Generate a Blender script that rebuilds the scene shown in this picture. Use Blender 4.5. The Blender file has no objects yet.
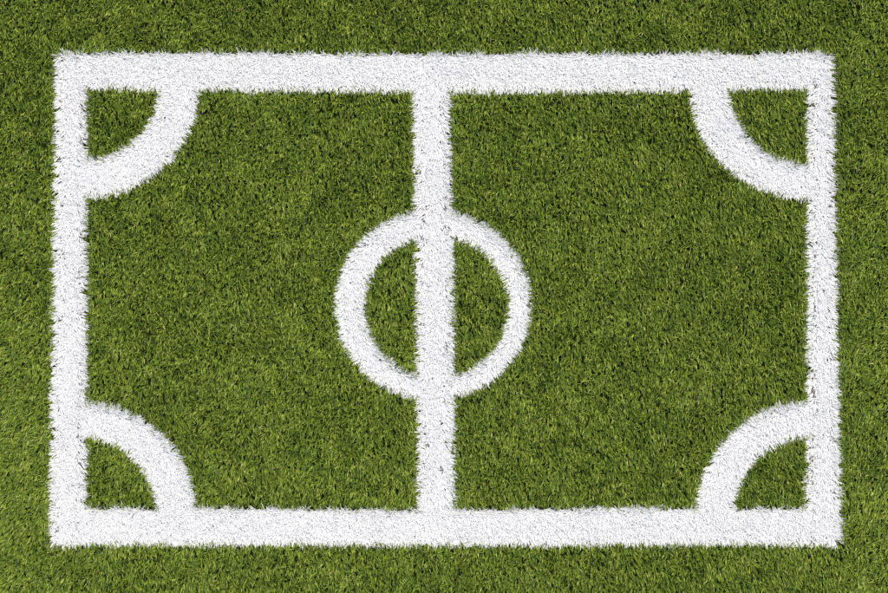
import bpy, math
import numpy as np

# ------------------------------------------------------------------ camera, sky, sun, exposure
S = 0.002                                   # metres of turf per photograph pixel
W, H = 888.0, 593.0
LENS = 110.0
CAM_Z = W * S * LENS / 36.0 + 0.012         # framing is exact at mid pile height

scene = bpy.context.scene
col = scene.collection

cam_data = bpy.data.cameras.new('camera')
cam_data.lens = LENS
cam_data.sensor_width = 36.0
cam_data.clip_start = 0.05
cam_data.clip_end = 400.0
cam = bpy.data.objects.new('camera', cam_data)
cam.location = (0.0, 0.0, CAM_Z)            # looks straight down, image top = +Y
col.objects.link(cam)
scene.camera = cam

SUN_EL, SUN_AZ = math.radians(62.0), math.radians(28.0)   # azimuth clockwise from +Y
world = bpy.data.worlds.new('World')
scene.world = world
world.use_nodes = True
wn = world.node_tree.nodes
sky = wn.new('ShaderNodeTexSky')
sky.sky_type = 'NISHITA'
sky.sun_disc = False
sky.sun_elevation = SUN_EL
sky.sun_rotation = SUN_AZ
sky.air_density = 1.0
sky.dust_density = 7.0
sky.ozone_density = 0.3
bg = wn['Background']
bg.inputs['Strength'].default_value = 0.15
world.node_tree.links.new(sky.outputs['Color'], bg.inputs['Color'])

sun_data = bpy.data.lights.new('sun', 'SUN')
sun_data.energy = 1.2
sun_data.angle = math.radians(28.0)
sun_data.color = (1.0, 0.98, 0.92)
sun = bpy.data.objects.new('sun', sun_data)
sun.rotation_euler = (math.pi / 2 - SUN_EL, 0.0, math.pi - SUN_AZ)
# light travels along local -Z: check that it comes from the sky's sun direction
import mathutils
want = -mathutils.Vector((math.sin(SUN_AZ) * math.cos(SUN_EL), math.cos(SUN_AZ) * math.cos(SUN_EL), math.sin(SUN_EL)))
sun.rotation_euler = want.to_track_quat('-Z', 'Y').to_euler()
sun.location = -want * 6.0
col.objects.link(sun)

vs = scene.view_settings
vs.view_transform = 'Standard'
vs.look = 'None'
vs.gamma = 1.0
vs.exposure = 0.46
vs.use_curve_mapping = False
scene.cycles.use_denoising = False
scene.cycles.max_bounces = 8
scene.cycles.diffuse_bounces = 5
scene.cycles.filter_width = 1.4

# ------------------------------------------------------------------ helpers
rng = np.random.default_rng(20240611)

def smooth(a, b, x):
    t = np.clip((x - a) / (b - a), 0.0, 1.0)
    return t * t * (3 - 2 * t)

def vnoise(x, y, cell, seed):
    """smooth value noise in -1..1; x, y and cell in photograph pixels"""
    g = np.random.default_rng(seed).uniform(-1, 1, (256, 256))
    fx, fy = x / cell + 64.3, y / cell + 64.7
    ix, iy = np.floor(fx).astype(int), np.floor(fy).astype(int)
    tx, ty = fx - ix, fy - iy
    tx, ty = tx * tx * (3 - 2 * tx), ty * ty * (3 - 2 * ty)
    a, b = g[iy % 256, ix % 256], g[iy % 256, (ix + 1) % 256]
    c, d = g[(iy + 1) % 256, ix % 256], g[(iy + 1) % 256, (ix + 1) % 256]
    return (a * (1 - tx) + b * tx) * (1 - ty) + (c * (1 - tx) + d * tx) * ty

def material(name):
    m = bpy.data.materials.new(name)
    m.use_nodes = True
    nt = m.node_tree
    return m, nt, nt.nodes['Principled BSDF'], nt.nodes['Material Output']

def ramp(nt, stops):
    r = nt.nodes.new('ShaderNodeValToRGB')
    el = r.color_ramp.elements
    while len(el) < len(stops):
        el.new(0.5)
    for e, (p, c) in zip(el, stops):
        e.position = p
        e.color = (*c, 1.0)
    return r

# ------------------------------------------------------------------ materials
def fibre_material(name, stops, rough, transl, ior_level):
    """each fibre has its own dye tone ('tone', one value per fibre)"""
    m, nt, p, out = material(name)
    at = nt.nodes.new('ShaderNodeAttribute')
    at.attribute_name = 'tone'
    r = ramp(nt, stops)
    nt.links.new(at.outputs['Fac'], r.inputs['Fac'])
    nt.links.new(r.outputs['Color'], p.inputs['Base Color'])
    p.inputs['Roughness'].default_value = rough
    p.inputs['Specular IOR Level'].default_value = ior_level
    tr = nt.nodes.new('ShaderNodeBsdfTranslucent')
    nt.links.new(r.outputs['Color'], tr.inputs['Color'])
    mix = nt.nodes.new('ShaderNodeMixShader')
    mix.inputs['Fac'].default_value = transl
    nt.links.new(p.outputs['BSDF'], mix.inputs[1])
    nt.links.new(tr.outputs['BSDF'], mix.inputs[2])
    nt.links.new(mix.outputs['Shader'], out.inputs['Surface'])
    return m

GREEN = fibre_material('green_fibre', [
    (0.00, (0.052, 0.100, 0.024)),
    (0.25, (0.110, 0.180, 0.026)),
    (0.50, (0.177, 0.262, 0.031)),
    (0.75, (0.272, 0.364, 0.055)),
    (0.95, (0.395, 0.450, 0.130)),
    (1.00, (0.230, 0.200, 0.070))], 0.40, 0.12, 0.45)
WHITE = fibre_material('white_fibre', [
    (0.00, (0.785, 0.81, 0.825)),
    (1.00, (0.835, 0.86, 0.875))], 0.6, 0.5, 0.2)

m, nt, p, out = material('turf_backing')
tc = nt.nodes.new('ShaderNodeTexCoord')
n1 = nt.nodes.new('ShaderNodeTexNoise')
n1.inputs['Scale'].default_value = 160.0
n1.inputs['Detail'].default_value = 6.0
nt.links.new(tc.outputs['Object'], n1.inputs['Vector'])
r = ramp(nt, [(0.3, (0.006, 0.010, 0.003)), (0.55, (0.014, 0.022, 0.006)), (0.75, (0.030, 0.045, 0.012))])
nt.links.new(n1.outputs['Fac'], r.inputs['Fac'])
nt.links.new(r.outputs['Color'], p.inputs['Base Color'])
p.inputs['Roughness'].default_value = 0.9
p.inputs['Specular IOR Level'].default_value = 0.1
bmp = nt.nodes.new('ShaderNodeBump')
bmp.inputs['Distance'].default_value = 0.004
nt.links.new(n1.outputs['Fac'], bmp.inputs['Height'])
nt.links.new(bmp.outputs['Normal'], p.inputs['Normal'])
BACKING = m

m, nt, p, out = material('line_backing')
n1 = nt.nodes.new('ShaderNodeTexNoise')
n1.inputs['Scale'].default_value = 300.0
tc = nt.nodes.new('ShaderNodeTexCoord')
nt.links.new(tc.outputs['Object'], n1.inputs['Vector'])
r = ramp(nt, [(0.3, (0.06, 0.06, 0.06)), (0.7, (0.18, 0.18, 0.18))])
nt.links.new(n1.outputs['Fac'], r.inputs['Fac'])
nt.links.new(r.outputs['Color'], p.inputs['Base Color'])
p.inputs['Roughness'].default_value = 0.9
LINE_BACKING = m

# ------------------------------------------------------------------ ground
def sheet(name, x0, x1, y0, y1, z, mat):
    me = bpy.data.meshes.new(name)
    me.from_pydata([(x0, y0, z), (x1, y0, z), (x1, y1, z), (x0, y1, z)], [], [(0, 1, 2, 3)])
    me.materials.append(mat)
    o = bpy.data.objects.new(name, me)
    col.objects.link(o)
    return o

m, nt, p, out = material('far_turf')
tc = nt.nodes.new('ShaderNodeTexCoord')
n1 = nt.nodes.new('ShaderNodeTexNoise')
n1.inputs['Scale'].default_value = 220.0
n1.inputs['Detail'].default_value = 8.0
nt.links.new(tc.outputs['Object'], n1.inputs['Vector'])
r = ramp(nt, [(0.35, (0.030, 0.050, 0.010)), (0.5, (0.085, 0.125, 0.020)), (0.68, (0.180, 0.235, 0.045))])
nt.links.new(n1.outputs['Fac'], r.inputs['Fac'])
nt.links.new(r.outputs['Color'], p.inputs['Base Color'])
p.inputs['Roughness'].default_value = 0.8
p.inputs['Specular IOR Level'].default_value = 0.2

ground = sheet('ground', -120, 120, -120, 120, -0.004, m)
ex, ey = (W / 2 + 360) * S, (H / 2 + 360) * S
backing = sheet('turf_backing', -ex, ex, -ey, ey, 0.0, BACKING)
backing['kind'] = 'structure'
backing['label'] = 'dark backing of the turf showing between the green blades'
ground['kind'] = 'structure'
ground['label'] = 'green turf going on beyond the pitch'

# ------------------------------------------------------------------ shapes of the white lines
# every shape: signed distance in photograph pixels (negative inside) from hand-laid, slightly wavering edges
def along(pts, t):
    a = np.array(pts, float)
    return np.interp(t, a[:, 0], a[:, 1])

class Upright:                     # a line running up the pitch: left and right edge as functions of v
    def __init__(s, left, right, v0, v1):
        s.l, s.r, s.v0, s.v1 = left, right, v0, v1
        s.box = (min(p[1] for p in left), max(p[1] for p in right), v0, v1)
    def sd(s, u, v):
        return np.maximum(np.maximum(along(s.l, v) - u, u - along(s.r, v)), np.maximum(s.v0 - v, v - s.v1))
    def outline(s):
        vv = np.linspace(s.v0, s.v1, 24)
        return [(a, b, c, d) for a, b, c, d in zip(along(s.l, vv), vv, along(s.r, vv), vv)], False

class Level:                       # a line running across: upper and lower edge as functions of u
    def __init__(s, up, low, u0, u1):
        s.up, s.low, s.u0, s.u1 = up, low, u0, u1
        s.box = (u0, u1, min(p[1] for p in up), max(p[1] for p in low))
    def sd(s, u, v):
        return np.maximum(np.maximum(along(s.up, u) - v, v - along(s.low, u)), np.maximum(s.u0 - u, u - s.u1))
    def outline(s):
        uu = np.linspace(s.u0, s.u1, 32)
        return [(a, b, c, d) for a, b, c, d in zip(uu, along(s.up, uu), uu, along(s.low, uu))], False

class Ring:
    def __init__(s, co, ro, ci, ri, quad=None):
        s.co, s.ro, s.ci, s.ri, s.q = co, ro, ci, ri, quad
        s.box = (co[0] - ro[0], co[0] + ro[0], co[1] - ro[1], co[1] + ro[1])
    def sd(s, u, v):
        def ell(c, r):
            du, dv = (u - c[0]) / r[0], (v - c[1]) / r[1]
            return (np.sqrt(du * du + dv * dv) - 1.0) * 0.5 * (r[0] + r[1])
        d = np.maximum(ell(s.co, s.ro), -ell(s.ci, s.ri))
        if s.q:
            d = np.maximum(d, np.maximum(-s.q[0] * (u - s.co[0]), -s.q[1] * (v - s.co[1])) - 12.0)
        return d
    def outline(s):
        if s.q:
            a0 = {(1, 1): 0, (-1, 1): 90, (-1, -1): 180, (1, -1): 270}[s.q]
            aa = np.radians(np.linspace(a0, a0 + 90, 20))
        else:
            aa = np.radians(np.linspace(0, 360, 72, endpoint=False))
        c, n = np.cos(aa), np.sin(aa)
        return [(s.co[0] + s.ro[0] * a, s.co[1] + s.ro[1] * b, s.ci[0] + s.ri[0] * a, s.ci[1] + s.ri[1] * b)
                for a, b in zip(c, n)], not s.q

LEFT = Upright([(50, 55.5), (150, 54.5), (250, 54), (400, 51), (545, 50)], [(50, 86), (250, 86), (400, 86), (545, 85.5)], 52, 545)
RIGHT = Upright([(50, 808), (280, 808), (430, 807.5), (545, 806.5)], [(50, 833.5), (280, 836), (420, 839.5), (545, 841.5)], 52, 545)
TOP = Level([(80, 51), (250, 51), (440, 51.5), (640, 51.5), (815, 51)], [(80, 88), (300, 89.5), (480, 91.5), (680, 89.5), (815, 87.5)], 70, 824)
BOTTOM = Level([(80, 506), (435, 508), (600, 507), (815, 506)], [(80, 544), (435, 544.5), (815, 544)], 70, 822)
HALF = Upright([(85, 413), (250, 416), (400, 418), (515, 418.5)], [(85, 449), (250, 453), (400, 454), (515, 453.5)], 72, 528)
CIRCLE = Ring((432.8, 304.3), (97, 94.8), (436.5, 306), (73.0, 71.4))
ARC_TL = Ring((84, 86), (114, 111), (84, 86), (75.5, 73), (1, 1))
ARC_TR = Ring((810, 86), (119.5, 112.5), (810, 86), (82, 78.5), (-1, 1))
ARC_BR = Ring((810, 513), (112.5, 111.5), (810, 513), (76.5, 76), (-1, -1))
ARC_BL = Ring((84, 513), (110.5, 110.5), (84, 513), (72.5, 75.5), (1, -1))

# order = who keeps the fibres where two lines cross
IN, OUT = 'bristly fringed edge turned into the pitch', 'bristly fringed edge turned out of the pitch'
LINES = [
    ('goal_line', LEFT, 'broader of the two straight white goal lines at the short ends of the pitch', 'line', 'goal lines at the short ends'),
    ('goal_line', RIGHT, 'narrower of the two straight white goal lines at the short ends of the pitch', 'line', 'goal lines at the short ends'),
    ('touchline', TOP, 'long straight white touchline with its ' + IN, 'line', 'touchlines along the long sides'),
    ('touchline', BOTTOM, 'long straight white touchline with its ' + OUT, 'line', 'touchlines along the long sides'),
    ('halfway_line', HALF, 'straight white halfway line passing through the centre circle', 'line', None),
    ('centre_circle', CIRCLE, 'round white centre circle crossed by the halfway line', 'circle', None),
    ('corner_arc', ARC_TL, 'white corner arc joining the broader goal line and the touchline fringed on its inner edge', 'arc', 'corner arcs of the pitch'),
    ('corner_arc', ARC_TR, 'white corner arc joining the narrower goal line and the touchline fringed on its inner edge', 'arc', 'corner arcs of the pitch'),
    ('corner_arc', ARC_BR, 'white corner arc joining the narrower goal line and the touchline fringed on its outer edge', 'arc', 'corner arcs of the pitch'),
    ('corner_arc', ARC_BL, 'white corner arc joining the broader goal line and the touchline fringed on its outer edge', 'arc', 'corner arcs of the pitch'),
]

INSET = 3.5                        # the outer fibres overhang the stitched strip by this much

def line_field(u, v):
    """distance to the nearest white line and the direction away from it (world sense)"""
    def f(a, b):
        return np.min([L[1].sd(a, b) for L in LINES], axis=0)
    d = f(u, v)
    gx, gy = f(u + 1, v) - f(u - 1, v), -(f(u, v + 1) - f(u, v - 1))
    g = np.hypot(gx, gy) + 1e-6
    return d, gx / g, gy / g

def owner(u, v):
    """index of the line a point belongs to, -1 for green; edges waver by a fibre or two"""
    wob = 0.5 * vnoise(u, v, 9.0, 5) + 0.5 * vnoise(u, v, 2.6, 6)
    own = np.full(u.shape, -1)
    for i in range(len(LINES) - 1, -1, -1):
        own[LINES[i][1].sd(u, v) + wob + INSET < 0] = i
    return own

# ------------------------------------------------------------------ fibres
def fibre_mesh(name, P, az, lean, bend, length, width, twist, tone, mat, fine=True):
    """P: n x 3 roots; each fibre is a narrow tapering ribbon that bows over towards its azimuth"""
    n = len(P)
    d = np.stack([np.cos(az), np.sin(az), np.zeros(n)], 1)
    side0 = np.stack([-np.sin(az), np.cos(az), np.zeros(n)], 1)
    up = np.array([0, 0, 1.0])
    ks = ((0.0, 0.0, 0.85), (0.42, 0.4, 1.0), (0.78, 0.8, 0.72), (1.0, 1.0, 0.0))
    quads = [0, 1, 3, 2, 2, 3, 5, 4, 4, 5, 6]
    first = [0, 4, 8]
    if not fine:
        ks = ((0.0, 0.0, 0.9), (0.58, 0.55, 1.0), (1.0, 1.0, 0.0))
        quads, first = [0, 1, 3, 2, 2, 3, 4], [0, 4]
    m = 2 * len(ks) - 1
    verts = np.zeros((n, m, 3))
    prev, pt, vi = None, P.copy(), 0
    lastk = 0.0
    for k, kb, kw in ks:
        ang = lean + bend * kb
        t = d * np.sin(ang)[:, None] + up * np.cos(ang)[:, None]
        if prev is not None:
            tm = t + prev
            tm /= np.linalg.norm(tm, axis=1)[:, None]
            pt = pt + tm * (length * (k - lastk))[:, None]
        lastk, prev = k, t
        nrm = np.cross(t, side0)
        sd = side0 * np.cos(twist)[:, None] + nrm * np.sin(twist)[:, None]
        if kw > 0:
            verts[:, vi] = pt - sd * (width * 0.5 * kw)[:, None]
            verts[:, vi + 1] = pt + sd * (width * 0.5 * kw)[:, None]
            vi += 2
        else:
            verts[:, vi] = pt
    verts[:, :, 2] = np.maximum(verts[:, :, 2], 0.001)
    base = (np.arange(n) * m)[:, None]
    loops = (base + np.array([quads])).ravel()
    starts = ((np.arange(n) * len(quads))[:, None] + np.array([first])).ravel()
    me = bpy.data.meshes.new(name)
    me.vertices.add(n * m)
    me.vertices.foreach_set('co', verts.astype(np.float32).ravel())
    me.loops.add(len(loops))
    me.loops.foreach_set('vertex_index', loops.astype(np.int32))
    me.polygons.add(n * len(first))
    me.polygons.foreach_set('loop_start', starts.astype(np.int32))
    me.update(calc_edges=True)
    at = me.attributes.new('tone', 'FLOAT', 'POINT')
    at.data.foreach_set('value', np.repeat(tone, m).astype(np.float32))
    me.materials.append(mat)
    return me

def tufts(u0, u1, v0, v1, gap):
    """jittered lattice of stitches, in photograph pixels"""
    uu, vv = np.meshgrid(np.arange(u0, u1, gap), np.arange(v0, v1, gap))
    u, v = uu.ravel(), vv.ravel()
    return u + rng.uniform(-0.55, 0.55, u.size) * gap, v + rng.uniform(-0.55, 0.55, u.size) * gap

def world_xy(u, v):
    return (u - W / 2) * S, (H / 2 - v) * S

# ---- green pile
def green_lean(u, v):
    """brushing direction (x, y in world sense) and how far the pile lies down"""
    dx = 0.12 * vnoise(u, v, 46, 11) + 0.20 * vnoise(u, v, 13, 12)
    dy = -0.40 + 0.12 * vnoise(u, v, 60, 13) + 0.35 * vnoise(u, v, 15, 14)
    sl = 0.55 * smooth(95, 10, u) * smooth(150, 420, v)            # brushed slantwise outside the goal lines
    sr = smooth(835, 870, u) * (0.75 + 0.25 * vnoise(u, v, 40, 15))
    k = np.clip(sl + sr, 0, 1)
    dx = dx - 0.65 * k
    dy = dy - 0.20 * k
    lay = 0.35 + 0.13 * vnoise(u, v, 38, 16) + 0.25 * vnoise(u, v, 12, 17)
    return dx, dy, np.clip(lay + 0.08 * k, 0, 1)

def green(u, v, per, wmul, lmul):
    tone_t = 0.42 + 0.02 * vnoise(u, v, 50, 21) + 0.10 * vnoise(u, v, 10, 22) + rng.normal(0, 0.06, u.size)
    tdx, tdy = rng.normal(0, 0.14, u.size), rng.normal(0, 0.28, u.size)
    u, v, tone_t, tdx, tdy = (np.repeat(a, per) for a in (u, v, tone_t, tdx, tdy))
    n = u.size
    u = u + rng.normal(0, 0.6, n)
    v = v + rng.normal(0, 0.6, n)
    dx, dy, lay = green_lean(u, v)
    ld, lx, ly = line_field(u, v)
    edge = smooth(5.0, -1.0, ld)                            # pushed aside by the fibres of the line
    dx = dx * (1 - 0.6 * edge) + 0.7 * lx * edge + tdx + rng.normal(0, 0.20, n)
    dy = dy * (1 - 0.6 * edge) + 0.7 * ly * edge + tdy + rng.normal(0, 0.42, n)
    az = np.arctan2(dy, dx)
    mag = np.hypot(dx, dy)
    lean = np.radians(6) + np.radians(26) * np.clip(mag, 0, 1.4) * (0.55 + 0.6 * lay)
    bend = np.radians(rng.uniform(8, 60, n)) * (0.65 + 0.5 * lay)
    length = (0.0175 + 0.0040 * rng.normal(0, 1, n).clip(-2, 2)) * lmul * (1 - 0.22 * edge)
    width = rng.uniform(0.0014, 0.0024, n) * wmul
    twist = rng.normal(0, 0.55, n)
    tone = np.clip(tone_t + rng.normal(0, 0.23, n), 0.0, 0.96)
    straw = rng.random(n) < 0.003
    tone[straw] = 1.0
    x, y = world_xy(u, v)
    z = rng.uniform(-0.002, 0.0015, n)
    return np.stack([x, y, z], 1), az, lean, bend, length, width, twist, tone

u, v = tufts(-60, W + 60, -60, H + 60, 3.0)
keep = owner(u, v) < 0
parts = [green(u[keep], v[keep], 7, 1.0, 1.0)]
u, v = tufts(-360, W + 360, -360, H + 360, 5.4)              # thinner, broader pile further out
keep = (u < -60) | (u > W + 60) | (v < -60) | (v > H + 60)
parts.append(green(u[keep], v[keep], 5, 1.8, 1.15))
arrs = [np.concatenate(a) for a in zip(*parts)]
grass = bpy.data.objects.new('grass', fibre_mesh('grass', *arrs, GREEN, fine=False))
col.objects.link(grass)
grass['kind'] = 'stuff'
grass['label'] = 'dense short green artificial grass around and between the white lines'
grass['category'] = 'grass'

# ---- white lines
WU, WV = tufts(40, 850, 42, 556, 2.05)
WOWN = owner(WU, WV)

def backing_strip(shape, z0, z1):
    rows, closed = shape.outline()
    me = bpy.data.meshes.new('backing')
    vs_, fs = [], []
    for a, b, c, d in rows:
        w = math.hypot(c - a, d - b)
        t = 3.2 / w                                         # the pile overhangs the strip on both sides
        a, b, c, d = a + (c - a) * t, b + (d - b) * t, c - (c - a) * t, d - (d - b) * t
        (xa, ya), (xc, yc) = world_xy(a, b), world_xy(c, d)
        vs_ += [(xa, ya, z1), (xc, yc, z1), (xc, yc, z0), (xa, ya, z0)]
    k = len(rows)
    for i in range(k if closed else k - 1):
        j = (i + 1) % k
        for e in range(4):
            f = (e + 1) % 4
            fs.append((i * 4 + e, i * 4 + f, j * 4 + f, j * 4 + e))
    if not closed:
        fs += [(3, 2, 1, 0), tuple((k - 1) * 4 + e for e in range(4))]
    me.from_pydata(vs_, [], fs)
    me.materials.append(LINE_BACKING)
    return me

def white(i, shape):
    keep = WOWN == i
    if isinstance(shape, Upright):                          # these strips are stitched less evenly and show gaps
        rim = smooth(-16.0, -6.0, shape.sd(WU, WV)) * smooth(0, 45, np.minimum(WV - shape.v0, shape.v1 - WV))
        keep &= rng.random(WU.size) > 0.12 + 0.22 * rim
    keep &= rng.random(WU.size) > 0.05
    per = 7
    k = int(keep.sum())
    tdx, tdy = np.repeat(rng.normal(0, 0.18, k), per), np.repeat(rng.normal(0, 0.18, k), per)
    u, v = np.repeat(WU[keep], per), np.repeat(WV[keep], per)
    n = u.size
    u = u + rng.normal(0, 0.5, n)
    v = v + rng.normal(0, 0.5, n)
    e = 1.5
    d0 = shape.sd(u, v)
    gu = shape.sd(u + e, v) - shape.sd(u - e, v)
    gv = shape.sd(u, v + e) - shape.sd(u, v - e)
    g = np.hypot(gu, gv) + 1e-6
    near = smooth(-10.0, -3.0, d0)                          # pile fans out towards the edge of its strip
    ox, oy = gu / g * near, -gv / g * near
    if isinstance(shape, Level):                            # far edge: short wisps lying sideways
        far = np.clip(oy, 0, 1)
        oy = oy - 0.65 * far
        ox = ox + far * rng.normal(0, 0.6, n)
    dx = 1.05 * ox + 0.28 * vnoise(u, v, 13, 31 + i) + tdx + rng.normal(0, 0.22, n)
    dy = 0.80 * oy - 0.28 + 0.28 * vnoise(u, v, 13, 61 + i) + tdy + rng.normal(0, 0.22, n)
    az = np.arctan2(dy, dx)
    mag = np.hypot(dx, dy)
    lean = np.radians(32) + np.radians(22) * np.clip(mag, 0, 1.4)
    bend = np.radians(rng.uniform(15, 50, n))
    length = 0.0162 + 0.0030 * rng.normal(0, 1, n).clip(-2, 2)
    width = rng.uniform(0.0016, 0.0028, n)
    twist = rng.normal(0, 0.18, n)
    tone = rng.random(n)
    x, y = world_xy(u, v)
    z = rng.uniform(-0.001, 0.002, n) + 0.002
    return np.stack([x, y, z], 1), az, lean, bend, length, width, twist, tone

for i, (name, shape, label, cat, group) in enumerate(LINES):
    b = shape.box
    cx, cy = world_xy((b[0] + b[1]) / 2, (b[2] + b[3]) / 2)
    root = bpy.data.objects.new(name, None)
    root.empty_display_size = 0.05
    col.objects.link(root)
    root['label'] = label
    root['category'] = cat
    if group:
        root['group'] = group
    z1 = 0.0016 + 0.00022 * (len(LINES) - i)
    bo = bpy.data.objects.new('backing', backing_strip(shape, 0.0004, z1))
    bo.parent = root
    col.objects.link(bo)
    fo = bpy.data.objects.new('fibre_pile', fibre_mesh('fibre_pile', *white(i, shape), WHITE))
    fo.parent = root
    fo['kind'] = 'stuff'
    col.objects.link(fo)
